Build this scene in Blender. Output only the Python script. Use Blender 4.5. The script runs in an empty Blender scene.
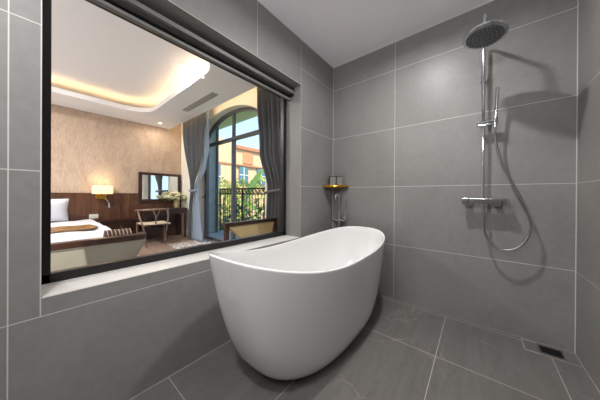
import bpy, bmesh, math, random
from mathutils import Vector, Matrix
random.seed(7)
S = bpy.context.scene
COL = S.collection
PI = math.pi

# ------------------------------------------------------------------ camera
yaw, pitch, roll = 0.6881, -0.0019, 0.006
F = Vector((-math.sin(yaw)*math.cos(pitch), math.cos(yaw)*math.cos(pitch), math.sin(pitch)))
R0 = Vector((math.cos(yaw), math.sin(yaw), 0)); U0 = R0.cross(F)
R = R0*math.cos(roll) + U0*math.sin(roll); U = U0*math.cos(roll) - R0*math.sin(roll)
cam = bpy.data.cameras.new('camera'); cam.sensor_width = 36; cam.lens = 214.54/600*36
cam.shift_y = -4.65/600; cam.clip_start = 0.02; cam.clip_end = 300
co = bpy.data.objects.new('camera', cam); COL.objects.link(co)
m = Matrix((R, U, -F)).transposed().to_4x4(); m.translation = Vector((1.384, -2.3246, 1.0689))
co.matrix_world = m
S.camera = co

# ------------------------------------------------------------------ world, sun, exposure
W = bpy.data.worlds.new('sky'); S.world = W; W.use_nodes = True
wn = W.node_tree.nodes; wl = W.node_tree.links
bg = wn['Background']; bg.inputs[1].default_value = 2.0
tc = wn.new('ShaderNodeTexCoord'); sx = wn.new('ShaderNodeSeparateXYZ'); rp = wn.new('ShaderNodeValToRGB')
wl.new(tc.outputs['Generated'], sx.inputs[0]); wl.new(sx.outputs[2], rp.inputs[0]); wl.new(rp.outputs[0], bg.inputs[0])
rp.color_ramp.elements[0].position = 0.0; rp.color_ramp.elements[0].color = (0.58, 0.72, 0.86, 1)
rp.color_ramp.elements[1].position = 0.55; rp.color_ramp.elements[1].color = (0.26, 0.42, 0.66, 1)
sun = bpy.data.lights.new('sun', 'SUN'); sun.energy = 6.5; sun.angle = 0.01; sun.color = (1.0, 0.90, 0.74)
so = bpy.data.objects.new('sun', sun); COL.objects.link(so)
so.rotation_euler = Vector((-0.62, 0.45, -0.72)).to_track_quat('-Z', 'Y').to_euler()
S.view_settings.view_transform = 'Standard'; S.view_settings.look = 'None'
S.view_settings.exposure = 0.06; S.view_settings.gamma = 1.0; S.view_settings.use_curve_mapping = False
LAMP_BATH = 25.0      # watts of each bathroom downlight
LAMP_BED_FILL = 100.0      # watts of the unseen downlight added to brighten the bedroom
LAMP_FILL = 17.0    # watts of the fill light bar added on the front wall
LED = 10.0           # strength of the cove strips

# ------------------------------------------------------------------ materials
def srgb(r, g, b):
    f = lambda c: (c/255/12.92) if c/255 <= .04045 else ((c/255+.055)/1.055)**2.4
    return (f(r), f(g), f(b), 1)

class NT:
    def __init__(s, name):
        s.m = bpy.data.materials.new(name); s.m.use_nodes = True
        s.n = s.m.node_tree.nodes; s.l = s.m.node_tree.links
        s.b = s.n['Principled BSDF']; s.out = s.n['Material Output']
    def val(s, sock, v):
        if isinstance(v, bpy.types.NodeSocket): s.l.new(v, sock)
        else: sock.default_value = v
    def math(s, op, a, b=0.0):
        n = s.n.new('ShaderNodeMath'); n.operation = op; s.val(n.inputs[0], a); s.val(n.inputs[1], b); return n.outputs[0]
    def mix(s, f, a, b, blend='MIX'):
        n = s.n.new('ShaderNodeMix'); n.data_type = 'RGBA'; n.blend_type = blend
        s.val(n.inputs[0], f); s.val(n.inputs[6], a); s.val(n.inputs[7], b); return n.outputs[2]
    def coords(s, scale=(1, 1, 1)):
        t = s.n.new('ShaderNodeTexCoord'); mp = s.n.new('ShaderNodeMapping'); mp.inputs['Scale'].default_value = scale
        s.l.new(t.outputs['Object'], mp.inputs[0]); return mp.outputs[0]
    def noise(s, vec, scale, detail=4, rough=.55, dist=0.0):
        n = s.n.new('ShaderNodeTexNoise'); s.l.new(vec, n.inputs['Vector'])
        n.inputs['Scale'].default_value = scale; n.inputs['Detail'].default_value = detail
        n.inputs['Roughness'].default_value = rough; n.inputs['Distortion'].default_value = dist; return n.outputs[0]
    def ramp(s, f, stops):
        n = s.n.new('ShaderNodeValToRGB'); s.l.new(f, n.inputs[0])
        e = n.color_ramp.elements
        while len(e) < len(stops): e.new(.5)
        for k, (p, c) in enumerate(stops): e[k].position = p; e[k].color = c
        return n.outputs[0]
    def bump(s, h, strength=.2, dist=.01):
        n = s.n.new('ShaderNodeBump'); n.inputs['Strength'].default_value = strength; n.inputs['Distance'].default_value = dist
        s.l.new(h, n.inputs['Height']); s.l.new(n.outputs[0], s.b.inputs['Normal'])

def plain(name, rgb, rough=.5, metal=0.0, var=.08, scale=30, bump=0.0, coat=0.0, spec=.5):
    t = NT(name); c = srgb(*rgb); v = t.noise(t.coords(), scale)
    lo = tuple(x*(1-var) for x in c[:3])+(1,); hi = tuple(min(1, x*(1+var)) for x in c[:3])+(1,)
    t.l.new(t.ramp(v, [(.3, lo), (.7, hi)]), t.b.inputs['Base Color'])
    t.b.inputs['Roughness'].default_value = rough; t.b.inputs['Metallic'].default_value = metal
    t.b.inputs['Coat Weight'].default_value = coat; t.b.inputs['Specular IOR Level'].default_value = spec
    if bump: t.bump(v, bump)
    return t.m

def wood(name, dark, light, axis=2, rough=.4, scale=14):
    t = NT(name); sc = [scale]*3; sc[axis] = scale*.07
    v = t.noise(t.coords(tuple(sc)), 1.6, 5, .6, .6)
    t.l.new(t.ramp(v, [(.28, srgb(*dark)), (.72, srgb(*light))]), t.b.inputs['Base Color'])
    t.b.inputs['Roughness'].default_value = rough; t.bump(v, .06); return t.m

def emit(name, rgb, strength, base=(240, 235, 220)):
    t = NT(name); t.b.inputs['Base Color'].default_value = srgb(*base)
    t.b.inputs['Emission Color'].default_value = srgb(*rgb); t.b.inputs['Emission Strength'].default_value = strength
    return t.m

def tile(name, ax, vj, hj, base, grout, rough, veins=0.0, horiz=2, w=.0019, c2=None):
    """ax: object axis running along the tiles, horiz: the other axis.
    vj: (position on ax, from, to on horiz); hj: (position on horiz, from, to on ax)"""
    t = NT(name); tcn = t.n.new('ShaderNodeTexCoord'); sp = t.n.new('ShaderNodeSeparateXYZ')
    t.l.new(tcn.outputs['Object'], sp.inputs[0]); u = sp.outputs[ax]; v = sp.outputs[horiz]
    mask = None
    def rng(s_, a, b):
        return t.math('MULTIPLY', t.math('GREATER_THAN', s_, a), t.math('LESS_THAN', s_, b))
    for (lst, p, q) in ((vj, u, v), (hj, v, u)):
        for (x0, a, b) in lst:
            k = t.math('LESS_THAN', t.math('ABSOLUTE', t.math('SUBTRACT', p, x0)), w)
            if a is not None: k = t.math('MULTIPLY', k, rng(q, a, b))
            mask = k if mask is None else t.math('MAXIMUM', mask, k)
    vec = t.coords()
    big = t.noise(vec, 1.6, 6, .62, .5); fine = t.noise(vec, 26, 4, .6)
    c = srgb(*base); lo = tuple(x*.84 for x in c[:3])+(1,); hi = tuple(x*1.14 for x in c[:3])+(1,)
    colr = t.ramp(big, [(.3, lo), (.7, hi)])
    if c2: colr = t.mix(t.ramp(t.noise(vec, 2.3, 5, .6, .8), [(.42, (0, 0, 0, 1)), (.62, (1, 1, 1, 1))]), colr, srgb(*c2))
    if veins:
        mp = t.n.new('ShaderNodeMapping'); mp.inputs['Rotation'].default_value = (0, 0, .7); mp.inputs['Scale'].default_value = (14, 2.2, 1)
        t.l.new(vec, mp.inputs[0])
        colr = t.mix(.45, colr, t.ramp(t.noise(mp.outputs[0], 1.6, 5, .65, .6), [(.32, tuple(x*.6 for x in c[:3])+(1,)), (.68, tuple(x*1.35 for x in c[:3])+(1,))]))
    colr = t.mix(.35, colr, t.ramp(fine, [(.3, lo), (.7, hi)]))
    if veins:
        nz = t.n.new('ShaderNodeTexNoise'); t.l.new(vec, nz.inputs['Vector']); nz.inputs['Scale'].default_value = 1.5; nz.inputs['Detail'].default_value = 5
        add = t.n.new('ShaderNodeVectorMath'); add.operation = 'ADD'; t.l.new(vec, add.inputs[0])
        sc = t.n.new('ShaderNodeVectorMath'); sc.operation = 'SCALE'; sc.inputs['Scale'].default_value = .8
        t.l.new(nz.outputs['Color'], sc.inputs[0]); t.l.new(sc.outputs[0], add.inputs[1])
        vo = t.n.new('ShaderNodeTexVoronoi'); vo.feature = 'DISTANCE_TO_EDGE'; vo.inputs['Scale'].default_value = 2.1
        t.l.new(add.outputs[0], vo.inputs['Vector'])
        e = t.ramp(vo.outputs['Distance'], [(0.0, (1, 1, 1, 1)), (.012, (0, 0, 0, 1))])
        e2 = t.math('MULTIPLY', e, t.ramp(t.noise(vec, 3.0, 3), [(.45, (0, 0, 0, 1)), (.65, (1, 1, 1, 1))]))
        colr = t.mix(t.math('MULTIPLY', e2, veins), colr, srgb(176, 170, 164))
    colr = t.mix(mask, colr, srgb(*grout))
    t.l.new(colr, t.b.inputs['Base Color'])
    t.l.new(t.math('ADD', t.math('MULTIPLY', fine, .14), rough-.07), t.b.inputs['Roughness'])
    t.b.inputs['Specular IOR Level'].default_value = .4
    t.bump(t.math('SUBTRACT', t.math('MULTIPLY', fine, .25), mask), .12, .002)
    return t.m

T = .6; Z0 = .5604; RW = 1.9115; TOP = 2.6506
WL0, WL1, SILL, HEAD = -2.318, -.636, .637, 2.19
rows = [Z0-T+.002, Z0, Z0+T, Z0+2*T, Z0+3*T]
WALLC = (130, 128, 126); GROUT = (196, 194, 190)
M_back = tile('grey_wall_tile_back', 0, [(.002, None, 0), (.731, None, 0), (RW-.002, None, 0)], [(z, None, 0) for z in rows], WALLC, GROUT, .42)
M_left = tile('grey_wall_tile_left', 1, [(-.001, None, 0), (WL1+.002, Z0, 3), (-1.2, HEAD, 3), (-2.4, None, 0), (WL0-.002, Z0, HEAD)],
              [(.001, None, 0), (rows[0], None, 0), (rows[1], None, 0), (SILL-.001, WL0, WL1), (rows[2], WL1, 0), (rows[3], WL1, 0), (rows[4], WL1, 0),
               (rows[2], -4, WL0), (rows[3], -4, WL0), (HEAD+.002, WL0, WL1)], WALLC, GROUT, .42)
M_right = tile('grey_wall_tile_right', 1, [(-.002, None, 0), (-1.2, None, 0), (-2.4, None, 0)], [(z, None, 0) for z in rows], WALLC, GROUT, .42)
M_floor = tile('grey_stone_floor_tile', 0, [(1.18, -4, -.045), (1.776, -4, -.17), (.58, -4, -.045), (.001, None, 0), (RW-.001, None, 0)],
               [(-.645, None, 0), (-1.842, None, 0), (-.045, -1, 1.65), (-.16, 1.65, 1.9), (-.002, None, 0)], (106, 103, 100), (170, 166, 162), .40, .36, 1, .0022, (95, 91, 88))
M_white_ceiling = plain('white_ceiling_paint', (244, 244, 248), .8, var=.01)
M_plaster = plain('white_wall_paint', (226, 222, 214), .8, var=.02)
M_sill = plain('white_marble', (206, 203, 199), .3, var=.05, scale=4)
M_acrylic = plain('white_acrylic', (226, 225, 224), .12, var=.004, coat=.5)
M_chrome = plain('chrome', (205, 208, 212), .09, 1.0, var=.01)
M_steel = plain('brushed_steel', (150, 152, 155), .3, 1.0, var=.05)
M_black = plain('black_metal', (22, 22, 24), .38, var=.1, spec=.4)
M_blackframe = plain('black_aluminium', (26, 25, 25), .35, var=.08, spec=.4)
M_brass = plain('brass', (205, 160, 70), .28, 1.0, var=.06)
M_amber = plain('amber_gold_shelf', (176, 128, 40), .25, .6, var=.12, scale=60)
M_charcoal = plain('charcoal_fabric', (58, 56, 55), .8, var=.06)
M_alu = plain('grey_aluminium', (112, 111, 110), .5, .0, var=.03)
M_nozzle = plain('grey_rubber', (96, 98, 101), .35, .6, var=.2, scale=220)
M_vent = plain('pale_vent_metal', (186, 184, 178), .5, var=.02)
M_bottle = plain('smoky_grey_plastic', (128, 128, 128), .25, var=.05)
M_bottle_dark = plain('black_plastic', (24, 23, 22), .35, var=.05)
M_walnut = wood('dark_walnut', (40, 20, 13), (78, 44, 30), 2, .35)
M_walnut_y = wood('dark_walnut_along', (32, 15, 11), (66, 34, 25), 1, .3)
M_panel = wood('walnut_panelling', (64, 37, 24), (118, 76, 52), 2, .42, 9)
M_chairwood = wood('chair_walnut', (100, 76, 64), (158, 126, 108), 2, .35)
M_floorwood = wood('brown_floorboards', (140, 118, 104), (180, 154, 138), 0, .35, 10)
M_cream = plain('cream_leather', (150, 149, 139), .34, var=.04, scale=12)
M_beige = plain('beige_upholstery', (184, 162, 118), .75, var=.08, scale=60, bump=.1)
M_linen = plain('white_linen', (218, 218, 224), .85, var=.02, scale=8, bump=.15)
M_woven = plain('woven_cord', (222, 208, 182), .8, var=.12, scale=120, bump=.2)
M_curtain = plain('taupe_curtain', (98, 99, 104), .85, var=.1, scale=40)
M_sheer = plain('pale_blue_curtain', (148, 162, 182), .85, var=.06, scale=40)
M_winframe = plain('grey_window_frame', (84, 84, 92), .4, var=.05)
M_ochre = plain('cream_render', (246, 242, 230), .85, var=.03)
M_peach = plain('peach_facade', (236, 194, 158), .9, var=.08, scale=2)
M_peach2 = plain('terracotta_trim', (196, 136, 104), .9, var=.06)
M_terr = plain('terracotta_brick', (206, 150, 112), .9, var=.2, scale=9)
M_extglass = plain('blue_window_glass', (96, 130, 150), .1, var=.1)
M_balc = plain('blue_grey_render', (150, 158, 164), .9, var=.12, scale=9)
M_soffit = plain('sage_soffit', (214, 216, 190), .9, var=.05)
M_ground = plain('lawn', (92, 120, 60), .95, var=.3, scale=3)
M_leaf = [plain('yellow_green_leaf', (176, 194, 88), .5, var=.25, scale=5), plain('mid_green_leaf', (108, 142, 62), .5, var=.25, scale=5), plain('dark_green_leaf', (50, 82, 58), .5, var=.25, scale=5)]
M_stem = plain('brown_stem', (92, 74, 52), .8)
M_vase = plain('cream_ceramic', (206, 188, 146), .35, var=.05)
M_petal = plain('cream_petal', (238, 232, 196), .7, var=.08, scale=60)
M_switch = plain('white_plastic', (226, 222, 214), .4, var=.01)
M_led = emit('warm_led', (255, 206, 142), LED)
M_pocket_led = emit('warm_pocket_led', (255, 214, 150), 12.0)
M_shade = emit('glowing_shade', (255, 206, 130), .75, (250, 236, 200))
M_lamp = emit('lamp_lens', (255, 250, 242), 8)
M_lampw = emit('warm_lamp_lens', (255, 246, 230), 8)
M_mirror = plain('mirror_glass', (225, 230, 232), .02, 1.0, var=.004)
def glass(name, tint=(1, 1, 1, 1)):
    t = NT(name); t.n.remove(t.b)
    tr = t.n.new('ShaderNodeBsdfTransparent'); tr.inputs[0].default_value = tint
    gl = t.n.new('ShaderNodeBsdfGlossy'); gl.inputs['Roughness'].default_value = .01
    lw = t.n.new('ShaderNodeLayerWeight'); lw.inputs[0].default_value = .5; mx = t.n.new('ShaderNodeMixShader')
    fac = t.math('ADD', t.math('MULTIPLY', t.math('POWER', lw.outputs['Facing'], 5.0), .03), .004)
    t.l.new(fac, mx.inputs[0]); t.l.new(tr.outputs[0], mx.inputs[1]); t.l.new(gl.outputs[0], mx.inputs[2]); t.l.new(mx.outputs[0], t.out.inputs[0])
    return t.m
M_glass = glass('clear_glass', (.97, .98, .98, 1))
def stripes(name, ax, period, a, b, duty=.5, rough=.8, dist=0.0):
    t = NT(name); tcn = t.n.new('ShaderNodeTexCoord'); sp = t.n.new('ShaderNodeSeparateXYZ'); t.l.new(tcn.outputs['Object'], sp.inputs[0])
    u = sp.outputs[ax]
    if dist: u = t.math('ADD', u, t.math('MULTIPLY', t.noise(t.coords(), 3.0), dist))
    f = t.math('LESS_THAN', t.math('FRACT', t.math('MULTIPLY', u, 1/period)), duty)
    t.l.new(t.mix(f, srgb(*b), srgb(*a)), t.b.inputs['Base Color']); t.b.inputs['Roughness'].default_value = rough
    return t.m
M_striped = stripes('striped_fabric', 1, .034, (196, 172, 146), (66, 38, 28), .22)
def plaster_wall():
    t = NT('mottled_beige_wallpaper'); v = t.noise(t.coords((1, 2.4, .9)), 2.4, 8, .72, .8); f = t.noise(t.coords((1, 9, 3)), 5, 6, .7)
    c = t.ramp(v, [(.28, srgb(168, 140, 118)), (.5, srgb(196, 168, 146)), (.72, srgb(214, 190, 170))])
    c = t.mix(.4, c, t.ramp(f, [(.3, srgb(158, 132, 112)), (.7, srgb(216, 196, 178))]))
    t.l.new(c, t.b.inputs['Base Color']); t.b.inputs['Roughness'].default_value = .75; t.bump(f, .15); return t.m
M_paper = plaster_wall()
def rug_mat():
    t = NT('patterned_rug'); v = t.noise(t.coords(), 7, 3, .5, 1.2)
    t.l.new(t.ramp(v, [(.44, srgb(206, 196, 190)), (.5, srgb(96, 84, 82)), (.56, srgb(214, 206, 200))]), t.b.inputs['Base Color']); t.b.inputs['Roughness'].default_value = .95; return t.m
M_rug = rug_mat()
def runner_mat():
    t = NT('gold_brown_brocade'); v = t.noise(t.coords(), 14, 4, .6, 1.5)
    t.l.new(t.ramp(v, [(.35, srgb(84, 52, 28)), (.55, srgb(132, 92, 48)), (.68, srgb(190, 152, 92))]), t.b.inputs['Base Color']); t.b.inputs['Roughness'].default_value = .55; return t.m
M_runner = runner_mat()

# ------------------------------------------------------------------ geometry helpers
class G:
    def __init__(s): s.bm = bmesh.new(); s.bev = False
    def box(s, x0, x1, y0, y1, z0, z1, bev=0.0, seg=2, mat=0):
        t = bmesh.new(); bmesh.ops.create_cube(t, size=1)
        for v in t.verts:
            v.co = Vector((x0+(v.co.x+.5)*(x1-x0), y0+(v.co.y+.5)*(y1-y0), z0+(v.co.z+.5)*(z1-z0)))
        if bev: s.bev = True
        if bev: bmesh.ops.bevel(t, geom=t.edges[:], offset=bev, segments=seg, profile=.6, affect='EDGES')
        for f in t.faces: f.material_index = mat
        me = bpy.data.meshes.new('t'); t.to_mesh(me); t.free(); s.bm.from_mesh(me); bpy.data.meshes.remove(me); return s
    def rings(s, rings, close=True, cap0=True, cap1=True):
        vs = [[s.bm.verts.new(p) for p in r] for r in rings]; n = len(vs[0])
        for a, b in zip(vs, vs[1:]):
            for i in range(n if close else n-1):
                j = (i+1) % n
                try: s.bm.faces.new((a[i], a[j], b[j], b[i]))
                except ValueError: pass
        if close and cap0: s.bm.faces.new(vs[0][::-1])
        if close and cap1: s.bm.faces.new(vs[-1])
        return s
    def tube(s, pts, r, seg=10, smooth=0, rr=None):
        pts = [Vector(p) for p in pts]
        for _ in range(smooth):
            q = [pts[0]]
            for a, b in zip(pts, pts[1:]): q += [a*.75+b*.25, a*.25+b*.75]
            pts = q+[pts[-1]]
        n = len(pts); rings = []; prev = None
        for i, p in enumerate(pts):
            d = (pts[min(i+1, n-1)]-pts[max(i-1, 0)]).normalized()
            if prev is None:
                up = Vector((0, 0, 1)) if abs(d.z) < .9 else Vector((1, 0, 0)); a = d.cross(up).normalized()
            else: a = (prev-d*prev.dot(d)).normalized()
            prev = a; b = d.cross(a)
            ri = r if rr is None else rr[0]+(rr[1]-rr[0])*i/(n-1)
            rings.append([p+(a*math.cos(t)+b*math.sin(t))*ri for t in [2*PI*k/seg for k in range(seg)]])
        return s.rings(rings)
    def lathe(s, prof, c, seg=32, axis='z'):
        rings = []
        for (r, h) in prof:
            ring = []
            for k in range(seg):
                a = 2*PI*k/seg; x, y = r*math.cos(a), r*math.sin(a)
                ring.append(Vector(c)+(Vector((x, y, h)) if axis == 'z' else Vector((h, x, y)) if axis == 'x' else Vector((y, h, x))))
            rings.append(ring)
        return s.rings(rings)
    def prism(s, poly, axis, a, b):
        """poly of 2-D points extruded along axis from a to b"""
        def P(p, h): return {'x': (h, p[0], p[1]), 'y': (p[0], h, p[1]), 'z': (p[0], p[1], h)}[axis]
        return s.rings([[P(p, a) for p in poly], [P(p, b) for p in poly]])
    def grid(s, fn, nu, nv):
        return s.rings([[fn(i/nu, j/nv) for i in range(nu+1)] for j in range(nv+1)], close=False)
    def sphere(s, c, rx, ry=None, rz=None, u=16, v=10, jit=0):
        ry = ry or rx; rz = rz or rx
        t = bmesh.new(); bmesh.ops.create_uvsphere(t, u_segments=u, v_segments=v, radius=1)
        for w in t.verts:
            k = 1+random.uniform(-jit, jit); w.co = Vector((c[0]+w.co.x*rx*k, c[1]+w.co.y*ry*k, c[2]+w.co.z*rz*k))
        me = bpy.data.meshes.new('t'); t.to_mesh(me); t.free(); s.bm.from_mesh(me); bpy.data.meshes.remove(me); return s
    def leaf(s, p, d, ln, wd, droop=.3, side=None):
        d = Vector(d).normalized(); side = Vector(side) if side else d.cross(Vector((0, 0, 1)))
        side = side.normalized() if side.length > .01 else Vector((1, 0, 0))
        p = Vector(p); rows = []
        for i, w in enumerate((.15, .8, 1, .65, .05)):
            t = i/4; q = p+d*ln*t-Vector((0, 0, 1))*droop*ln*t*t
            up = side.cross(d)*wd*.15*w
            rows.append([q-side*wd*w*.5+up, q, q+side*wd*w*.5+up])
        return s.rings(rows, close=False)

OFF = {}
def link(name, data): o = bpy.data.objects.new(name, data); COL.objects.link(o); return o
def thing(name, label, cat, loc, group=None):
    o = link(name, None); o.location = loc; OFF[o.name] = Vector(loc); o['label'] = label; o['category'] = cat
    o.empty_display_size = .1
    if group: o['group'] = group
    return o
def obj(name, g, mats, parent=None, loc=None, ang=35, solid=0.0):
    off = OFF[parent.name] if parent else Vector(loc or (0, 0, 0))
    bmesh.ops.recalc_face_normals(g.bm, faces=g.bm.faces[:])
    for v in g.bm.verts: v.co -= off
    me = bpy.data.meshes.new(name); g.bm.to_mesh(me); g.bm.free()
    for p in me.polygons: p.use_smooth = True
    me.set_sharp_from_angle(angle=math.radians(ang))
    for mt in (mats if isinstance(mats, (list, tuple)) else [mats]): me.materials.append(mt)
    o = link(name, me); OFF[o.name] = off
    if parent: o.parent = parent
    else: o.location = off
    if g.bev:
        md = o.modifiers.new('normals', 'WEIGHTED_NORMAL'); md.keep_sharp = True; md.weight = 80
    if solid:
        md = o.modifiers.new('thickness', 'SOLIDIFY'); md.thickness = solid; md.offset = 0
    return o
def tag(o, label, cat, group=None):
    o['label'] = label; o['category'] = cat
    if group: o['group'] = group
    return o
def struct(name, g, mats, **k):
    o = obj(name, g, mats, **k); o['kind'] = 'structure'; return o
def copy_tree(o, parent=None):
    c = o.copy(); COL.objects.link(c)
    if parent: c.parent = parent
    for ch in list(o.children): copy_tree(ch, c)
    return c

# ------------------------------------------------------------------ bathroom shell
FR = -3.0
struct('floor', G().box(-.01, RW+.1, FR, .1, -.1, 0), M_floor)
struct('ceiling', G().box(-.25, RW+.1, FR, .1, TOP, TOP+.35), M_white_ceiling)
struct('wall_back', G().box(0, RW, 0, .1, 0, TOP), M_back)
struct('wall_right', G().box(RW, RW+.1, FR, .1, 0, TOP), M_right)
struct('wall_front', G().box(0, RW, FR-.1, FR, 0, TOP), M_back)
g = G()
g.box(-.25, 0, FR, .1, -.02, SILL-.02); g.box(-.012, 0, WL0, WL1, SILL-.02, SILL-.0005); g.box(-.25, 0, FR, .1, HEAD, TOP)
g.box(-.25, 0, WL1, .1, SILL-.02, HEAD); g.box(-.25, 0, FR, WL0, SILL-.02, HEAD)
g.bm.normal_update()
for f in g.bm.faces:
    if f.normal.x < -.9: f.material_index = 1
struct('wall_left', g, [M_left, M_plaster])
struct('trim_1', G().box(-.25, -.0125, WL0, WL1, SILL-.02, SILL, .002), M_sill)
struct('trim_2', G().box(0, RW, -.006, 0, TOP-.006, TOP).box(0, .006, FR, 0, TOP-.006, TOP), M_plaster)

# interior window between bathroom and bedroom
FX0, FX1 = -.245, -.198
win = struct('window_1', G().box(FX0, FX1, WL0, WL0+.030, SILL, HEAD, .003).box(FX0, FX1, WL1-.045, WL1, SILL, HEAD, .003)
             .box(FX0, FX1, WL0, WL1, SILL, SILL+.045, .003).box(FX0, FX1, WL0, WL1, HEAD-.085, HEAD, .003), M_blackframe)
struct('glass_pane', G().box(-.224, -.220, WL0+.03, WL1-.03, SILL+.03, HEAD-.05), M_glass, parent=win)
# roller blind under the head of the window
rb = thing('roller_blind', 'rolled-up charcoal roller blind with grey rail under the head of the inside window', 'blind', (-.12, -1.477, HEAD))
obj('head_rail', G().box(-.112, -.082, WL0+.01, WL1-.012, 2.118, 2.146, .004), M_alu, rb)['label'] = 'pale grey metal rail'
obj('fabric_roll', G().tube([(-.14, WL0+.02, 2.136), (-.14, WL1-.02, 2.136)], .03, 20), M_charcoal, rb)
obj('bottom_bar', G().box(-.150, -.120, WL0+.015, WL1-.015, 2.056, 2.076, .004), M_alu, rb)
obj('fabric', G().box(-.168, -.166, WL0+.02, WL1-.02, 2.07, 2.136), M_charcoal, rb)
for y in (WL0+.006, WL1-.006):
    obj('bracket', G().box(-.165, -.088, y-.005, y+.005, 2.10, HEAD, .002), M_steel, rb)

# ------------------------------------------------------------------ bathroom lights
def downlight(x, y, z, label, watts, r=.045, col=(1, .99, .98), lens=M_lamp, group='ceiling downlights', soft=.036, spread=180):
    t = thing('downlight', label, 'light', (x, y, z), group)
    obj('trim_ring', G().lathe([(r+.014, 0), (r+.014, -.004), (r, -.006), (r, -.002)], (x, y, z-.0005), 28), M_switch, t)
    obj('lens', G().lathe([(.001, -.001), (r, -.001), (r, -.003), (.001, -.003)], (x, y, z-.0005), 28), lens, t)
    if watts:
        l = bpy.data.lights.new('downlight_lamp', 'AREA'); l.shape = 'DISK'; l.size = soft*2; l.energy = watts; l.color = col; l.spread = math.radians(spread)
        lo = link('lamp', l); lo.parent = t; lo.location = (0, 0, -.012)
    return t
downlight(1.0, -.95, TOP, 'round white ceiling downlight over the bathtub and shower', LAMP_BATH, group=None, spread=166)
downlight(.95, -2.65, TOP, 'round white ceiling downlight over the near end of the bathroom', LAMP_BATH*.7, group=None, soft=.08, spread=130)

vl = thing('fill_light_bar', 'long white fill light bar added unseen on the tiled wall behind the camera', 'light', (.95, FR, 2.0))  # added out of view to give the bathroom soft fill light
obj('housing', G().box(.35, 1.55, FR, FR+.04, 1.96, 2.06, .006), M_switch, vl)
obj('diffuser', G().box(.37, 1.53, FR+.04, FR+.05, 1.97, 2.05, .004), emit('fill_diffuser', (255, 250, 244), 3), vl)
l = bpy.data.lights.new('fill_lamp', 'AREA'); l.shape = 'RECTANGLE'; l.size = 1.14; l.size_y = .07; l.energy = LAMP_FILL; l.color = (1, 1, 1)
lo = link('lamp', l); lo.parent = vl; lo.location = (0, .056, .01); lo.rotation_euler = (PI/2, 0, 0)

# ------------------------------------------------------------------ bathtub
tb = thing('bathtub', 'glossy white freestanding slipper bathtub standing below the inside window', 'bathtub', (.45, -.95, 0))
N = 96
cx, cy, ra, rb_, en, zn, zf, zd, sh, egg = .466, -.972, .352, .836, 2.6, .781, .735, .658, -.169, .05
sp_ = lambda c, e: math.copysign(abs(c)**(2/e), c)
def rim(k, off=0.0):
    t = 2*PI*k/N; c, s = math.cos(t), math.sin(t); v = sp_(s, en)
    x = (ra-off)*sp_(c, en)*(1+egg*v); y = (rb_-off)*v
    z = zd+((zf-zd)*((v-sh)/(1-sh))**2 if v > sh else (zn-zd)*((v-sh)/(1+sh))**2)
    return Vector((cx+x, cy+y, z))
def foot(k, a, b, bx, by, e, z):
    t = 2*PI*k/N; return Vector((bx+a*sp_(math.cos(t), e), by+b*sp_(math.sin(t), e), z))
rings = []
for i in range(0, 33):
    u = (i/32)**1.8*.985; w = max(u, 1e-9)**.332
    ring = []
    for k in range(N):
        a, b = foot(k, .293, .469, .36, -.845, 2.9, 0), rim(k); p = a.lerp(b, w); p.z = b.z*u; ring.append(p)
    rings.append(ring)
for (o_, dz) in ((.001, -.003), (.005, 0), (.010, .001), (.014, -.001), (.017, -.007)):
    rings.append([rim(k, o_)+Vector((0, 0, dz)) for k in range(N)])
for i in range(1, 21):
    t = i/20; ring = []
    for k in range(N):
        a, b = rim(k, .018), foot(k, .20, .46, .42, -.90, 2.4, .15); z = (a.z-.01)+(.15-a.z+.01)*(1-(1-t)**1.5)
        p = a.lerp(b, t**1.8*.999); p.z = z; ring.append(p)
    rings.append(ring)
obj('tub_shell', G().rings(rings), M_acrylic, tb, ang=60)
obj('drain', G().lathe([(.03, .002), (.03, .005), (.02, .008), (.001, .008)], (.42, -.9, .15), 24), M_chrome, tb)

# ------------------------------------------------------------------ floor-standing bath mixer
tf = thing('bath_filler', 'chrome floor-standing bath mixer with gooseneck spout in the corner behind the bathtub', 'tap', (.135, -.075, 0))
obj('base_plate', G().lathe([(.035, 0), (.035, .012), (.016, .02)], (.135, -.075, 0), 24), M_chrome, tf)
obj('riser_pipe', G().tube([(.135, -.075, .01), (.135, -.075, .77)], .018, 16), M_chrome, tf)
obj('spout', G().tube([(.135, -.075, .77), (.135, -.075, 1.03), (.135, -.083, 1.075), (.132, -.115, 1.085), (.13, -.140, 1.07), (.129, -.146, 1.02)], .0135, 14, 2), M_chrome, tf)
obj('mixer_body', G().tube([(.07, -.075, .77), (.20, -.075, .77)], .019, 18), M_chrome, tf)
hd = obj('handle', G().tube([(.055, -.075, .77), (.07, -.075, .77)], .022, 18), M_chrome, tf); 
obj('lever', G().tube([(.062, -.075, .77), (.055, -.13, .79)], .005, 10), M_chrome, hd)
hd = obj('handle', G().tube([(.20, -.075, .77), (.215, -.075, .77)], .022, 18), M_chrome, tf)
hs = obj('hand_shower', G().tube([(.228, -.10, .79), (.230, -.10, 1.02)], .0085, 12, rr=(.007, .010)), M_chrome, tf)
obj('holder', G().tube([(.2, -.075, .835), (.229, -.1, .835)], .009, 10).tube([(.2, -.075, .77), (.2, -.075, .84)], .008, 10), M_chrome, tf)
obj('hose', G().tube([(.228, -.10, .79), (.24, -.06, .62), (.22, -.05, .42), (.17, -.06, .52), (.16, -.075, .78)], .006, 8, 3), M_steel, tf)

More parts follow.
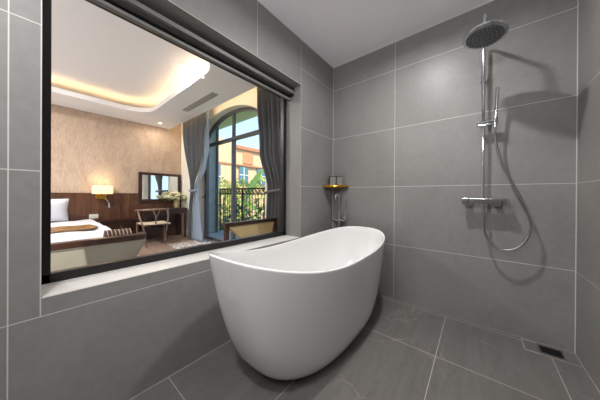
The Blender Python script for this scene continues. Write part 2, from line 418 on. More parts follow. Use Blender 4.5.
# ------------------------------------------------------------------ corner shelf and bottles
r_ = .215
poly = [(.001, -.001)]+[((r_*.96)*math.sin(a)**.86*1.0+.001, -(r_)*math.cos(a)**.86-.001) for a in [PI/2*k/16 for k in range(17)]]
sf = thing('corner_shelf', 'small amber and gold corner shelf fixed where the two tiled walls meet', 'shelf', (.001, -.001, 1.165))
obj('shelf_board', G().prism(poly, 'z', 1.158, 1.186), M_amber, sf)
obj('edge_rim', G().tube([(p[0], p[1], 1.172) for p in poly[1:]], .0145, 8), M_amber, sf)
obj('mount', G().tube([(.001, -.001, 1.16), (.05, -.05, 1.16)], .010, 10), M_brass, sf)
bt = None
for (x, y, lbl) in ((.058, -.108, 'square grey toiletry bottle on the corner shelf, the one nearer the window wall'),
                    (.118, -.058, 'square grey toiletry bottle on the corner shelf, the one nearer the shower')):
    if bt is None:
        bt = thing('toiletry_bottle', lbl, 'bottle', (x, y, 1.186), 'toiletry bottles on the corner shelf')
        obj('body', G().box(x-.030, x+.038, y-.025, y+.025, 1.186, 1.283, .004), M_bottle, bt)
        obj('edge_strip', G().box(x-.038, x-.028, y-.0265, y+.0265, 1.186, 1.284, .002), M_bottle_dark, bt)['label'] = 'black side strip'
        obj('cap', G().box(x-.036, x+.038, y-.025, y+.025, 1.283, 1.292, .002), M_bottle_dark, bt)
        bt.rotation_euler = (0, 0, .69)
    else:
        b = copy_tree(bt); b.location = (x, y, 1.186); b['label'] = lbl

# ------------------------------------------------------------------ shower
sw = thing('shower_set', 'chrome exposed shower set with round rain head and looped hose on the back wall', 'shower', (1.422, 0, 1.03))
SY = -.088; SX = 1.422
mx = obj('mixer_bar', G().box(1.335, 1.53, -.112, -.066, 1.006, 1.05, .006), M_chrome, sw)
obj('thermostat_handle', G().box(1.29, 1.332, -.114, -.064, 1.004, 1.052, .006), M_chrome, mx)
obj('flow_handle', G().box(1.533, 1.576, -.114, -.064, 1.004, 1.052, .006), M_chrome, mx)
obj('stop_button', G().tube([(1.31, -.09, 1.052), (1.31, -.09, 1.062)], .006, 10), M_chrome, mx)
for x in (1.335, 1.512):
    obj('wall_union', G().tube([(x, -.001, 1.012), (x, -.07, 1.012)], .019, 18).tube([(x, -.001, 1.012), (x, -.008, 1.012)], .03, 20), M_chrome, sw)
obj('riser_pipe', G().tube([(SX, SY, 1.045), (SX, SY, 2.25)], .0105, 14), M_chrome, sw)
obj('upper_sleeve', G().tube([(SX, SY, 1.86), (SX, SY, 2.08)], .0135, 14), M_chrome, sw)
obj('wall_bracket', G().tube([(SX, -.001, 2.02), (SX, SY, 2.02)], .010, 12).tube([(SX, -.001, 2.02), (SX, -.008, 2.02)], .024, 20), M_chrome, sw)
obj('shower_arm', G().tube([(SX, SY, 2.24), (SX, SY, 2.275), (SX, -.113, 2.293), (SX, -.16, 2.293), (SX, -.40, 2.288), (SX, -.44, 2.28), (SX, -.445, 2.18)], .0105, 14, 2), M_chrome, sw)
hc = (0, 0, 0); HT = Matrix.Rotation(math.radians(-7), 3, 'X') @ Matrix.Rotation(math.radians(4), 3, 'Y')
def tilt(g):
    for v in g.bm.verts: v.co = HT @ v.co + Vector((1.42, -.445, 2.135))
    return g
hd = obj('rain_head', tilt(G().lathe([(.001, -.010), (.108, -.010), (.1165, -.006), (.118, .002), (.112, .009), (.05, .017), (.022, .03), (.016, .055), (.001, .056)], hc, 48)), M_chrome, sw)
obj('nozzle_plate', tilt(G().lathe([(.001, -.0125), (.098, -.0125), (.099, -.010)], hc, 40)), M_nozzle, hd)
g = G()
for rr_, n in ((.02, 6), (.042, 12), (.064, 18), (.086, 26)):
    for k in range(n):
        a = 2*PI*k/n; g.lathe([(.0032, -.0125), (.0022, -.0165), (.0005, -.0165)], (hc[0]+rr_*math.cos(a), hc[1]+rr_*math.sin(a), hc[2]), 6)
obj('nozzles', tilt(g), M_steel, hd)
sl = obj('slider', G().box(1.385, 1.505, -.105, -.073, 1.622, 1.658, .006).tube([(SX, SY, 1.615), (SX, SY, 1.665)], .016, 14).tube([(1.492, -.108, 1.622), (1.495, -.118, 1.668)], .0145, 14), M_chrome, sw)
obj('hand_shower', G().tube([(1.491, -.113, 1.60), (1.494, -.118, 1.70), (1.503, -.133, 1.885)], .009, 12, rr=(.0085, .012)), M_chrome, sw)
obj('hose', G().tube([(1.431, -.09, 1.01), (1.431, -.09, .96), (1.425, -.092, .88), (1.428, -.098, .80), (1.475, -.105, .69), (1.56, -.11, .655), (1.65, -.11, .715), (1.69, -.105, .84), (1.668, -.1, .96), (1.61, -.1, 1.12),
                     (1.54, -.105, 1.28), (1.505, -.108, 1.42), (1.491, -.112, 1.53), (1.491, -.113, 1.61)], .0078, 10, 3), M_steel, sw)

# ------------------------------------------------------------------ floor drain
fd = thing('floor_drain', 'black slotted floor drain let into the floor tiles under the shower', 'drain', (1.785, -.09, 0))
obj('frame', G().box(1.728, 1.842, -.139, -.133, 0, .004).box(1.728, 1.842, -.047, -.041, 0, .004).box(1.728, 1.734, -.133, -.047, 0, .004).box(1.836, 1.842, -.133, -.047, 0, .004), M_steel, fd)
g = G().box(1.734, 1.836, -.133, -.047, 0.0002, .0012)
for k in range(7): g.box(1.736, 1.834, -.129+k*.0125, -.123+k*.0125, .001, .0035)
obj('grate', g, M_black, fd)
struct('trim_3', G().box(1.65, 1.726, -.165, -.1625, 0, .0012).box(1.65, 1.6525, -.165, -.02, 0, .0012).box(1.65, 1.726, -.0225, -.02, 0, .0012), M_sill)

# ------------------------------------------------------------------ bedroom shell
BX, BY, WY = -4.75, -4.6, .10          # headboard wall, near end, window wall face
CZ, CT = 2.74, 2.98
struct('floor.001', G().box(BX-.1, -.25, BY, .45, -.1, -.001), M_floorwood)
struct('wall_headboard', G().box(BX-.1, BX, BY, .1, 0, CT+.2), M_paper)
struct('trim_4', G().box(BX, BX+.02, BY, .1, 0, 1.07).box(BX, BX+.03, BY, .1, 1.07, 1.085, .003), M_panel)
struct('wall_near', G().box(BX-.1, -.25, BY-.1, BY, 0, CT+.2), M_plaster)
struct('ceiling.001', G().box(BX-.1, -.24, BY-.1, .45, CT, CT+.25), M_white_ceiling)
# dropped ceiling with a rounded opening
HX0, HX1, HY0, HY1, HR = -4.0, -1.10, -3.9, -.86, .42
g = G()
g.box(BX, HX0, BY, -.19, CZ, CZ+.06).box(HX1, -.25, BY, -.19, CZ, CZ+.06).box(HX0, HX1, BY, HY0, CZ, CZ+.06).box(HX0, HX1, HY1, -.19, CZ, CZ+.06)
for (px, py, sx_, sy_) in ((HX0, HY1, 1, -1), (HX1, HY1, -1, -1), (HX0, HY0, 1, 1), (HX1, HY0, -1, 1)):
    c0 = (px+sx_*HR, py+sy_*HR)
    pl = [(px, py)]+[(c0[0]-sx_*HR*math.cos(a), c0[1]-sy_*HR*math.sin(a)) for a in [PI/2*k/12 for k in range(13)]]
    g.prism(pl, 'z', CZ, CZ+.06)
def loop(off):
    out = []
    for (px, py, sx_, sy_, a0) in ((HX1, HY1, -1, -1, 0), (HX0, HY1, 1, -1, 1), (HX0, HY0, 1, 1, 2), (HX1, HY0, -1, 1, 3)):
        c0 = (px+sx_*HR, py+sy_*HR)
        out += [(c0[0]+(HR+off)*math.cos(a), c0[1]+(HR+off)*math.sin(a)) for a in [PI/2*a0+PI/2*k/12 for k in range(13)]]
    return out
lp = loop(0); lo_ = loop(.02)
zl, zh = CZ+.06, CZ+.085
g.rings([[(x, y, zl) for x, y in lp], [(x, y, zh) for x, y in lp], [(x, y, zh) for x, y in lo_], [(x, y, zl) for x, y in lo_]], cap0=False, cap1=False)
struct('ceiling.002', g, M_white_ceiling)
a_, b_ = loop(.06), loop(.09)
g = G().rings([[(x, y, CZ+.062) for x, y in a_], [(x, y, CZ+.072) for x, y in a_], [(x, y, CZ+.072) for x, y in b_], [(x, y, CZ+.062) for x, y in b_]], cap0=False, cap1=False)
tag(obj('cove_light', g, M_led, loc=(-2.3, -2.4, CZ+.062)), 'warm glowing light strip hidden round the cove of the bedroom ceiling', 'light')
tag(obj('cove_light', G().box(BX+.05, -.3, -.189, -.175, CZ+.10, CZ+.115), M_pocket_led, loc=(-2.5, -.182, CZ+.10)), 'warm light strip in the ceiling pocket above the curtains', 'light')

# window wall with an arched opening
AC, AW, AS, AR = -2.57, 1.20, 2.2, .63
arch = lambda x, w=AW, r=AR: AS+r*math.sqrt(max(0, 1-((x-AC)/w)**2))
g = G()
g.box(BX-.1, AC-AW, WY, .34, 0, CT+.2).box(AC+AW, -.25, WY, .34, 0, CT+.2)
n = 40
for k in range(n):
    a, b = AC-AW*math.cos(PI*k/n), AC-AW*math.cos(PI*(k+1)/n)
    g.prism([(a, arch(a)), (b, arch(b)), (b, CT+.2), (a, CT+.2)], 'y', WY, .34)
struct('wall_window', g, M_ochre)
# arched french window
fw = .05
g = G()
ring = lambda w, r: [(AC-w*math.cos(PI*k/40), AS+r*math.sin(PI*k/40)) for k in range(41)]
ro, ri = ring(AW, AR), ring(AW-.06, AR-.06)
rs = []
for (p, q) in zip(ro, ri): rs.append([(p[0], .25, p[1]), (p[0], .31, p[1]), (q[0], .31, q[1]), (q[0], .25, q[1])])
g.rings(rs)
g.box(AC-AW, AC-AW+.06, .25, .31, 0, AS, .004).box(AC+AW-.06, AC+AW, .25, .31, 0, AS, .004)
g.box(AC-AW+.05, AC+AW-.05, .245, .315, 2.205, 2.275, .004).box(AC-AW+.05, AC+AW-.05, .25, .31, 0, .05, .004)
g.box(AC-.035, AC+.035, .245, .315, .05, AS+.02, .004).box(AC-.025, AC+.025, .25, .31, 2.27, AS+AR-.03, .004)
w2 = struct('window_2', g, M_winframe)
rs = [[(p[0], .279, max(p[1], AS)), (p[0], .279, AS)] for p in ri]
struct('glass_pane', G().box(AC-AW+.06, AC+AW-.06, .277, .281, .05, AS).rings([[(p[0], .277, p[1]) for p in ri], [(p[0], .281, p[1]) for p in ri]]), M_glass, parent=w2)
struct('door_leaf_frame', G().box(-3.71, -3.66, .24, .25, .05, 2.2).box(-3.71, -3.64, .235, .30, .05, 2.2, .004), M_winframe, parent=w2)
struct('door_handle', G().tube([(-3.69, .235, 1.02), (-3.69, .19, 1.02), (-3.69, .18, 1.0), (-3.76, .18, 1.0)], .010, 10, 1).box(-3.705, -3.675, .228, .236, .93, 1.10, .003), M_black, parent=w2)

# ------------------------------------------------------------------ balcony and outdoors
struct('floor.002', G().box(-4.6, -.3, .34, 1.15, -.12, -.005), M_balc)
struct('ceiling.003', G().box(-5.4, -.2, .34, 1.12, 3.02, 3.2), M_soffit)
struct('wall_balcony', G().box(-4.7, -4.35, .34, .88, -.12, 3.02), M_balc)
tag(obj('downpipe', G().tube([(-4.32, .90, -.1), (-4.32, .90, 3.0)], .035, 12), M_winframe, loc=(-4.32, .9, -.1)), 'dark downpipe at the outer edge of the balcony side wall', 'pipe')
RY = 1.03
rl = thing('balcony_railing', 'black wrought-iron balcony railing with a scrolled band beyond the arched window', 'railing', (-2.4, RY, 0))
for z, h in ((1.210, .030), (1.070, .024), (.06, .016)):
    obj('rail', G().box(-4.4, -.3, RY-.018, RY+.018, z, z+h, .003), M_black, rl)
for x in (-4.39, -3.3, -2.2, -1.1, -.31): obj('post', G().box(x-.015, x+.015, RY-.015, RY+.015, -.005, 1.215), M_black, rl)
for k in range(37):
    x = -4.33+k*.11
    obj('baluster', G().tube([(x, RY, .06), (x, RY, 1.08)], .0075, 6), M_black, rl)
g = G()
for k in range(30):
    x = -4.33+k*.137
    g.tube([(x+.055*math.cos(t), RY, 1.153+.055*math.sin(t)) for t in [2*PI*j/14 for j in range(15)]], .010, 5)
    g.tube([(x-.068, RY, 1.092), (x, RY, 1.153), (x+.068, RY, 1.215)], .009, 5)
obj('scroll_band', g, M_black, rl)
struct('ground', G().box(-60, 20, 1.2, 60, -3.1, -3.0), M_ground)

# neighbouring house, facade facing +x
hb = thing('neighbouring_house', 'sunlit peach and terracotta house beyond the garden trees', 'building', (-20, 9.5, -3))
fx = -16
g = G().box(fx-8, fx, 5.0, 9.4, -3, 5.4).prism([(4.4, 5.4), (9.5, 5.4), (9.1, 5.75), (7.4, 6.15), (5.6, 5.9)], 'x', fx-8, fx+.02)
obj('wall', g, M_peach, hb)
obj('wall', G().box(fx-7, fx-.15, 9.4, 22, -3, 5.45), M_peach, hb)
obj('cornice', G().box(fx-8, fx+.12, 9.35, 22, 5.40, 5.72, .02), M_peach2, hb)['label'] = 'terracotta eaves band'
obj('string_course', G().box(fx-.2, fx+.10, 4.8, 22, 3.80, 3.95, .02), M_peach2, hb)
obj('brick_panel', G().box(fx-.16, fx-.05, 10.2, 11.4, 4.1, 5.2), M_terr, hb)
for (ya, yb, za, zb) in ((9.75, 10.75, 2.2, 3.72), (11.9, 12.9, 2.2, 3.72), (6.7, 7.8, 1.6, 3.7), (14.2, 15.2, 2.2, 3.72)):
    f = obj('window_frame', G().box(fx-.2, fx+.03, ya, yb, za, zb).box(fx, fx+.06, ya-.06, yb+.06, za-.1, za), M_extglass, hb)
    obj('glazing_bar', G().box(fx+.03, fx+.05, (ya+yb)/2-.04, (ya+yb)/2+.04, za, zb).box(fx+.03, fx+.05, ya, yb, (za+zb)/2-.04, (za+zb)/2+.04), M_plaster, f)

def shrub(c, rx, rz, n, mat, label, ln=.28, wd=.1, name='leafy_shrub'):
    t = thing(name, label, 'plant', (c[0], c[1], -3.0), 'garden plants beyond the balcony')
    g = G()
    for k in range(n):
        a = random.uniform(0, 2*PI); h = random.uniform(-1, 1); r = math.sqrt(max(0, 1-h*h))*random.uniform(.45, 1)**.5
        p = (c[0]+rx*r*math.cos(a), c[1]+rx*r*math.sin(a), c[2]+rz*h)
        g.leaf(p, (math.cos(a)+random.uniform(-.6, .6), math.sin(a)+random.uniform(-.6, .6), random.uniform(-.3, .7)), ln*random.uniform(.6, 1.3), wd*random.uniform(.7, 1.3))
    obj('foliage', g, mat, t, ang=80)
    g = G()
    for k in range(4):
        a = k*1.6+.3; g.tube([(c[0]+.1*math.cos(a), c[1]+.1*math.sin(a), -3), (c[0]+rx*.4*math.cos(a), c[1]+rx*.4*math.sin(a), c[2]+rz*.3)], .035, 6)
    obj('stem', g, M_stem, t)
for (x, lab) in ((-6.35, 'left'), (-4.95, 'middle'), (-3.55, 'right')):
    shrub((x, 2.05, -.35), .52, 1.05, 380, M_leaf[2], 'dark green bush low behind the '+lab+' balusters of the balcony', .22, .09)
for (x, lab) in ((-9.6, 'yellow-green bush behind the left end of the balcony railing'), (-7.9, 'yellow-green bush seen behind the centre post of the arched window'), (-6.2, 'yellow-green bush next to the right curtain')):
    shrub((x, 4.1, .5), .60, 1.35, 560, M_leaf[0], lab, .27, .1)
shrub((-13.0, 6.2, .9), .7, 1.3, 300, M_leaf[1], 'mid-green bush in front of the left window of the peach house', .3, .12)
shrub((-10.7, 6.2, .7), .7, 1.3, 300, M_leaf[1], 'mid-green bush below the paned window of the peach house', .3, .12)
bp = thing('banana_plant', 'banana plant with one broad slanting leaf before the house', 'plant', (-6.0, 3.0, -3), 'garden plants beyond the balcony')
obj('trunk', G().tube([(-6.0, 3.0, -3), (-5.98, 3.0, .3), (-5.85, 3.0, .85)], .1, 10, rr=(.13, .04)), M_leaf[1], bp)
obj('leaf', G().leaf((-5.9, 3.0, .75), (1, .0, 1.2), 1.85, .52, .06, (.72, -.25, -.62)), M_leaf[1], bp, solid=.006)
obj('leaf', G().leaf((-5.95, 3.0, .6), (-.8, .1, .6), 1.1, .3, .5), M_leaf[1], bp, solid=.006)
obj('leaf', G().leaf((-5.9, 3.0, .6), (.9, -.1, .25), 1.0, .3, .5), M_leaf[1], bp, solid=.006)

# ------------------------------------------------------------------ curtains
def pw(pts, t):
    for (a, va), (b, vb) in zip(pts, pts[1:]):
        if t <= b:
            k = (t-a)/(b-a); k = k*k*(3-2*k); return va+(vb-va)*k
    return pts[-1][1]
def drape(lft, rgt, folds, y0, amp, ztop=2.91, zbot=.02, nu=160, nv=60, ph=0.0):
    def fn(u, v):
        z = ztop+(zbot-ztop)*v
        a, b = pw(lft, v), pw(rgt, v); w = (b-a)
        am = amp*min(1, .45+.55*w/.7)
        return (a+w*u, y0+am*math.sin(2*PI*folds*u+ph)+.4*am*math.sin(2*PI*folds*.37*u+1.7+v*2), z)
    return G().grid(fn, nu, nv)
vt = (2.91-1.16)/2.89
cl = thing('curtain', 'taupe curtain with pale blue lining tied back beside the mirror', 'curtain', (-3.7, -.08, 0))
obj('drape', drape([(0, -4.25), (.1, -4.22), (vt, -3.72), (.75, -3.78), (1, -3.88)], [(0, -3.06), (.12, -3.08), (.35, -3.24), (vt, -3.60), (.75, -3.68), (1, -3.74)], 7, -.085, .035), M_curtain, cl, solid=.004)
obj('lining', drape([(0, -3.12), (.12, -3.12), (.35, -3.22), (vt, -3.66), (.75, -3.74), (1, -3.80)], [(0, -3.0), (.30, -2.98), (.42, -3.10), (vt, -3.50), (.75, -3.40), (1, -3.25)], 4, -.04, .02), M_sheer, cl, solid=.003)['label'] = 'pale blue inner edge, widened below the tie as painted daylight'  # below the tie the pale colour stands for daylight on the drape
obj('tieback', G().tube([(-3.73, -.09, 1.17), (-3.70, -.14, 1.15), (-3.6, -.15, 1.14), (-3.5, -.14, 1.15), (-3.47, -.06, 1.18), (-3.6, -.03, 1.2), (-3.73, -.09, 1.17)], .022, 8, 2), M_sheer, cl)
cr = thing('curtain', 'taupe curtain with deep folds tied back at the right of the arched window', 'curtain', (-.8, -.08, 0))
obj('drape', drape([(0, -1.40), (.1, -1.39), (.4, -1.31), (vt, -1.11), (.75, -1.13), (1, -1.22)], [(0, -.30), (1, -.33)], 10, -.085, .04), M_curtain, cr, solid=.004)
obj('tieback', G().tube([(-1.13, -.11, 1.10), (-1.0, -.145, 1.12), (-.6, -.145, 1.16), (-.32, -.12, 1.22)], .022, 8, 2), M_curtain, cr)
tag(obj('curtain_track', G().box(-4.4, -.28, -.095, -.07, 2.915, 2.938), M_switch, loc=(-2.3, -.08, 2.915)), 'white curtain track in the ceiling pocket above the arched window', 'track')

# ------------------------------------------------------------------ ceiling fittings of the bedroom
vx0, vx1, vy0, vy1 = -3.125, -1.955, -.535, -.42
av = thing('air_vent', 'long grey slotted air vent in the dropped ceiling before the arched window', 'vent', (-2.54, -.477, CZ))
obj('frame', G().box(vx0, vx1, vy0, vy0+.012, CZ-.008, CZ).box(vx0, vx1, vy1-.012, vy1, CZ-.008, CZ).box(vx0, vx0+.012, vy0+.012, vy1-.012, CZ-.008, CZ).box(vx1-.012, vx1, vy0+.012, vy1-.012, CZ-.008, CZ), M_vent, av)
obj('backing', G().box(vx0+.012, vx1-.012, vy0+.012, vy1-.012, CZ-.002, CZ-.0005), M_charcoal, av)
for k in range(5):
    y = vy0+.026+k*.0158
    obj('slat', G().box(vx0+.012, vx1-.012, y-.0045, y+.0045, CZ-.008, CZ-.002), M_vent, av)
downlight(-4.37, -.52, CZ, 'small lit downlight in the dropped ceiling near the mirror corner', 6, .032, (1, .86, .68), M_lampw, None)
downlight(-2.005, -.966, CT, 'round lit downlight in the raised ceiling nearest the air vent', 14, .045, (1, .92, .8), M_lampw, None)
downlight(-2.9, -3.2, CT, 'round fill downlight added unseen in the raised ceiling above the middle of the bed', LAMP_BED_FILL, .045, (1, 1, 1), M_lampw, None, .1)  # added where it stays hidden, to light the bedroom
downlight(-4.37, -3.0, CZ, 'round downlight in the dropped ceiling above the pillows', 8, .04, (1, .88, .72), M_lampw, None)

# ------------------------------------------------------------------ wall lamp, socket, mirror
ws = thing('wall_lamp', 'lit cream-shaded brass wall lamp on the panelling beside the bed', 'lamp', (BX+.02, -1.49, 1.0))
obj('lamp_shade', G().box(BX+.05, BX+.24, -1.640, -1.335, 1.065, 1.24, .012), M_shade, ws)
obj('back_plate', G().box(BX+.02, BX+.035, -1.585, -1.41, .955, 1.065, .004), M_brass, ws)
obj('bracket', G().tube([(BX+.03, -1.49, 1.03), (BX+.10, -1.49, 1.03), (BX+.14, -1.49, 1.075)], .012, 10, 1).box(BX+.035, BX+.09, -1.56, -1.50, .975, 1.05, .004), M_brass, ws)
ra_ = obj('reading_arm', G().tube([(BX+.04, -1.44, 1.0), (BX+.12, -1.43, .95), (BX+.15, -1.40, .90), (BX+.15, -1.385, .86)], .008, 10, 2), M_chrome, ws)
obj('reading_head', G().tube([(BX+.15, -1.387, .87), (BX+.15, -1.382, .78)], .016, 12, rr=(.012, .019)), M_chrome, ra_)
lp_ = bpy.data.lights.new('shade_glow', 'POINT'); lp_.energy = 1.8; lp_.color = (1, .74, .42); lp_.shadow_soft_size = .05
lo2 = link('bulb', lp_); lo2.parent = ws; lo2.location = (.15, 0, .35)
sk = thing('wall_socket', 'white double wall socket plate on the dark panelling below the wall lamp', 'socket', (BX+.02, -1.605, .6))
obj('plate', G().box(BX+.02, BX+.03, -1.675, -1.535, .555, .645, .003), M_switch, sk)
for y in (-1.64, -1.57): obj('switch', G().box(BX+.03, BX+.034, y-.028, y+.028, .575, .625, .002), M_switch, sk)
mr = thing('wall_mirror', 'dark-framed rectangular mirror hanging over the writing desk', 'mirror', (BX+.02, -.39, .87))
my0, my1, mz0, mz1 = -.85, .07, .87, 1.585
obj('frame', G().box(BX+.02, BX+.06, my0, my1, mz1-.06, mz1, .004).box(BX+.02, BX+.06, my0, my1, mz0, mz0+.075, .004).box(BX+.02, BX+.06, my0, my0+.065, mz0+.075, mz1-.06).box(BX+.02, BX+.06, my1-.065, my1, mz0+.075, mz1-.06), M_walnut, mr)
obj('mirror_glass', G().box(BX+.022, BX+.04, my0+.06, my1-.06, mz0+.07, mz1-.055), M_mirror, mr)

# ------------------------------------------------------------------ writing desk, vase, flowers
dk = thing('writing_desk', 'dark walnut writing desk against the wall under the mirror', 'desk', (-4.46, -.40, 0))
obj('top', G().box(BX+.03, -4.17, -.90, .03, .705, .735, .004), M_walnut_y, dk)
obj('drawer', G().box(BX+.04, -4.19, -.88, .01, .60, .704, .003), M_walnut_y, dk)
for y in (-.88, -.03):
    for x in (BX+.05, -4.24): obj('leg', G().box(x, x+.045, y, y+.045, 0, .60, .003), M_walnut, dk)
obj('modesty_panel', G().box(BX+.05, BX+.07, -.83, -.04, .25, .60), M_walnut_y, dk)
obj('lower_shelf', G().box(-4.66, -4.25, -.83, -.45, .25, .275), M_walnut_y, dk)
vs = tag(obj('vase', G().lathe([(.001, 0), (.05, 0), (.058, .02), (.068, .10), (.058, .17), (.064, .19), (.058, .188), (.052, .17), (.001, .10)], (-4.5, -.10, .736), 24), M_vase, loc=(-4.5, -.1, .736)), 'cream ceramic vase holding the white flowers on the writing desk', 'vase')
fl = thing('flower_bouquet', 'bouquet of small white flowers in the cream vase on the desk', 'flowers', (-4.5, -.1, .86))
random.seed(3)
b0 = None
pts = []
for k in range(60):
    a = random.uniform(0, 2*PI); h = random.uniform(-.6, 1); r = math.sqrt(1-h*h)*random.uniform(.5, 1)
    pts.append(Vector((-4.45+.13*r*math.cos(a), -.15+.25*r*math.sin(a), 1.01+.11*h)))
g = G()
for p in pts[::2]: g.tube([(-4.5+random.uniform(-.02, .02), -.10+random.uniform(-.02, .02), .86), (-4.49, (p.y-.1)/2, (p.z+.9)/2), p], .003, 4)
for p in pts:
    for q in range(1): g.leaf(p-Vector((0, 0, .05)), (random.uniform(-1, 1), random.uniform(-1, 1), random.uniform(-.6, .3)), .07, .03)
obj('stems_and_leaves', g, M_leaf[1], fl, ang=80)
for p in pts:
    if b0 is None:
        g = G()
        for (dx, dy, dz) in ((0, 0, 0), (.016, .005, -.004), (-.014, .008, -.004), (.003, -.016, -.004), (.004, .015, -.008)):
            g.sphere((fl.location.x+dx, fl.location.y+dy, fl.location.z+dz), .021, .021, .017, 8, 6, .12)
        b0 = obj('blossom', g, M_petal, fl); bl = b0
    else:
        bl = b0.copy(); COL.objects.link(bl); bl.parent = fl
    bl.location = p-fl.location

# ------------------------------------------------------------------ wishbone armchair at the desk
wc = thing('desk_chair', 'wooden round-backed armchair with a woven cream seat pulled up to the desk', 'chair', (-3.93, -.77, 0))
FLt, FRt, RLt, RRt = (-4.18, -1.0), (-4.16, -.50), (-3.70, -.96), (-3.70, -.64)
obj('seat', G().box(-4.18, -3.70, -1.0, -.52, .43, .46, .012), M_woven, wc)
fr_ = obj('seat_frame', G().tube([(-4.18, -1.0, .435), (-4.16, -.5, .435), (-3.7, -.58, .435), (-3.7, -.98, .435), (-4.18, -1.0, .435)], .016, 8), M_chairwood, wc)
for (x, y) in (FLt, FRt): obj('leg', G().tube([(x, y, 0), (x, y, .25), (x, y, .47)], .017, 10, rr=(.012, .019)), M_chairwood, wc)
for (x, y, s) in ((RLt[0], RLt[1], -1), (RRt[0], RRt[1], 1)):
    yy = -.785+s*.265
    obj('leg', G().tube([(x, y, 0), (x, y+s*.03, .25), (x-.02, y+s*.06, .45), (x-.12, yy, .60), (x-.20, yy, .735)], .017, 10, 2, rr=(.013, .018)), M_chairwood, wc)
arc = []
for k in range(25):
    a = -PI/2*1.05+PI*1.05*k/24
    arc.append((-3.93+.29*math.cos(a), -.775+.275*math.sin(a), .735+.02*math.cos(a)))
arc = [(-4.11, -1.04, .725)]+arc+[(-4.11, -.50, .725)]
obj('arm_rail', G().tube(arc, .022, 10, 1), M_chairwood, wc)
obj('back_splat', G().tube([(-3.70, -.80, .46), (-3.67, -.80, .58), (-3.65, -.86, .735)], .012, 8, 1).tube([(-3.70, -.80, .46), (-3.67, -.80, .58), (-3.65, -.74, .735)], .012, 8, 1), M_chairwood, wc)
for (a, b) in ((FLt, RLt), (FRt, RRt)): obj('stretcher', G().tube([(a[0], a[1], .22), (b[0], b[1], .22)], .009, 8), M_chairwood, wc)

# ------------------------------------------------------------------ bed
bd = thing('bed', 'large double bed with white duvet, its head against the dark panelling', 'bed', (-3.4, -2.5, 0))
BY0, BY1, BXF, BXH, BZ = -3.45, -1.60, -2.17, -4.70, .535
obj('base', G().box(BXH, BXF-.04, BY0+.04, BY1-.04, .02, .26, .01), M_walnut_y, bd)
obj('mattress', G().box(BXH, BXF-.02, BY0+.02, BY1-.02, .26, .49, .05, 4), M_linen, bd)
def duvet(u, v):
    x = BXH+.03+(BXF-BXH-.03)*u
    hw = (BY1-BY0)/2; t = (v-.5)*2; c = (BY0+BY1)/2
    ed = abs(t); L = hw+.28
    d = ed*L; r = .07
    if d < hw-r: y, z = d, BZ
    elif d < hw-r+r*PI/2: a = (d-hw+r)/r; y, z = hw-r+r*math.sin(a), BZ-r+r*math.cos(a)
    else: y, z = hw+.012*math.sin(u*40)*min(1, (d-hw)/.2), BZ-r-(d-hw+r-r*PI/2)
    ex = max(0, u-.965)/.035
    z -= .05*ex**2
    return (x, c+math.copysign(y, t), z+.006*math.sin(x*9+y*6)+.004*math.sin(y*17))
obj('duvet', G().grid(duvet, 70, 90).grid(lambda u, v: (BXF+.006*math.sin(u*30), BY0+.02+(BY1-BY0-.04)*u, BZ-.055-.3*v), 60, 6), M_linen, bd, solid=.02, ang=60)
def cushion(name, c, sx_, sy_, sz_, mat, label, cat, tilt=0.0, group=None):
    g = G(); M_ = Matrix.Rotation(tilt, 3, 'Y')
    def P(u, v, s):
        a, b = 2*u-1, 2*v-1
        e = max(0, (1-a**4))*max(0, (1-b**4))
        q = M_ @ Vector((s*sx_*e**.55, sy_*a*(1-.06*(1-abs(b))), sz_*b*(1-.06*(1-abs(a)))))
        return Vector(c)+q
    g.grid(lambda u, v: P(u, v, 1), 20, 20).grid(lambda u, v: P(u, v, -1), 20, 20)
    bmesh.ops.remove_doubles(g.bm, verts=g.bm.verts[:], dist=.0005)
    return tag(obj(name, g, mat, loc=c, ang=80), label, cat, group)
cushion('pillow', (-4.50, -2.34, .765), .09, .37, .215, M_linen, 'plump white pillow propped against the dark panelling, nearest the wall lamp', 'pillow', .22)
cushion('pillow', (-4.50, -3.08, .765), .09, .34, .215, M_linen, 'plump white pillow on the far side of the bed from the wall lamp', 'pillow', .22)
def runner(u, v):
    x = -3.42+.58*v; y = -3.4+(1.58+.07*math.sin(v*PI))*u
    return (x, y, BZ+.032+.006*math.sin(x*9+y*6)+.004*math.sin(y*17))
tag(obj('bed_runner', G().grid(runner, 50, 10), M_runner, loc=(-3.0, -2.6, BZ), solid=.008), 'gold and brown brocade runner laid across the white bed', 'bed runner')
ns = thing('nightstand', 'low dark walnut cabinet along the panelling between bed and desk', 'cabinet', (-4.52, -1.24, 0))
obj('body', G().box(BX+.03, -4.33, -1.55, -.93, .04, .50, .004), M_walnut_y, ns)
obj('top', G().box(BX+.03, -4.31, -1.56, -.92, .50, .525, .004), M_walnut_y, ns)
for z in (.07, .285):
    d = obj('drawer', G().box(-4.33, -4.318, -1.53, -.95, z, z+.195, .003), M_walnut_y, ns)
    obj('knob', G().sphere((-4.308, -1.24, z+.1), .012), M_brass, d)

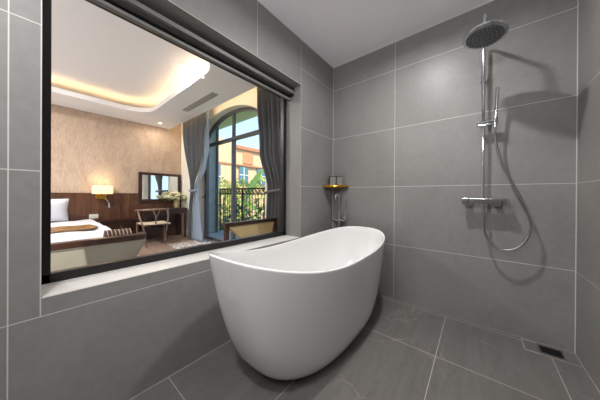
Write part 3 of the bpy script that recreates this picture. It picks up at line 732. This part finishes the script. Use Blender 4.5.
# ------------------------------------------------------------------ settee at the foot of the bed
st = thing('settee', 'cream leather settee with dark wooden top rail, its back to the inside window', 'settee', (-1.85, -2.35, 0))
SY0, SY1 = -3.25, -1.53
rings = []
prof = [(.12, .24, .12), (.25, .13, .10), (.40, .05, .08), (.50, .01, .07), (.555, 0, .065)]    # height, inset of end, thickness
for (z, ins, th) in prof:
    xo = -1.56-.10*((.56-z)/.44)**1.3
    y0, y1 = SY0+ins, SY1-ins
    ring = [(xo, y0+.05, z)]+[(xo, y0+.05+(y1-y0-.1)*k/12, z) for k in range(1, 13)]
    ring += [(xo-.012, y1-.015, z), (xo-.05, y1, z), (xo-.05-th, y1, z)]
    ring += [(xo-th-.0, y1-.06-(y1-y0-.12)*k/12, z) for k in range(0, 13)]
    ring += [(xo-.05-th, y0, z), (xo-.05, y0, z), (xo-.012, y0+.015, z)]
    rings.append(ring)
obj('back', G().rings(rings), M_cream, st, ang=50)
pl = [(-1.545, SY0)]+[(-1.545, SY0+(SY1-.1-SY0)*k/10) for k in range(1, 11)]+[(-1.55, SY1-.03), (-1.58, SY1+.005), (-1.66, SY1+.012), (-1.74, SY1-.01), (-1.745, SY1-.045), (-1.70, SY1-.055), (-1.66, SY1-.07), (-1.645, SY1-.12)]+[(-1.645, SY1-.14-(SY1-.14-SY0)*k/10) for k in range(0, 11)]
g = G().prism(pl, 'z', .555, .612)
obj('top_rail', g, M_walnut_y, st)
obj('piping', G().tube([(-1.553, SY0, .552), (-1.553, SY1-.06, .552), (-1.575, SY1-.004, .552), (-1.66, SY1+.002, .552)], .006, 8, 1), M_cream, st)
obj('seat', G().box(-2.10, -1.66, SY0+.03, SY1-.07, .24, .40, .04, 4), M_cream, st)
obj('base', G().box(-2.08, -1.68, SY0+.05, SY1-.12, .10, .24, .01), M_walnut_y, st)
for x in (-2.04, -1.76):
    for y in (SY0+.1, SY1-.2): obj('leg', G().tube([(x, y, 0), (x, y, .11)], .022, 10, rr=(.015, .025)), M_walnut, st)
g = G().tube([(-1.82, -1.855, .545), (-1.82, -1.835, .545), (-1.82, -1.655, .545), (-1.82, -1.635, .545)], .115, 28)
tag(obj('bolster', g, M_striped, loc=(-1.82, -1.745, .545)), 'brown and cream striped bolster lying on the cream settee', 'cushion')

# ------------------------------------------------------------------ armchair by the window
ac = thing('armchair', 'beige upholstered armchair with dark wooden frame near the right curtain', 'armchair', (-1.0, -.62, 0))
AX, ay0, ay1 = -.745, -1.03, -.24
obj('top_rail', G().box(AX-.03, AX+.025, ay0, ay1, .715, .755, .006), M_walnut_y, ac)
for y in (ay0, ay1-.045): obj('post', G().box(AX-.025, AX+.02, y, y+.045, 0, .716, .005), M_walnut, ac)
g = G(); pan = [(ay0+.05, .712), (ay1-.05, .712), (ay1-.20, .40), (ay0+.36, .40)]
g.rings([[(AX+.005+.05*(.712-z)/.3, y, z) for y, z in pan], [(AX-.06+.05*(.712-z)/.3, y, z) for y, z in pan]])
obj('backrest', g, M_beige, ac)
obj('seat', G().box(-1.30, -.78, ay0+.06, ay1-.06, .30, .43, .04, 4), M_beige, ac)
for y in (ay0, ay1-.045):
    obj('leg', G().box(-1.30, -1.255, y+.06 if y < -.6 else y-.06, y+.105 if y < -.6 else y-.015, 0, .31, .005), M_walnut, ac)

# ------------------------------------------------------------------ rug
tag(obj('rug', G().box(-3.62, -1.5, -.62, .12, 0, .012, .004), M_rug, loc=(-2.6, -.25, 0)), 'pale patterned rug on the floorboards before the arched window', 'rug')
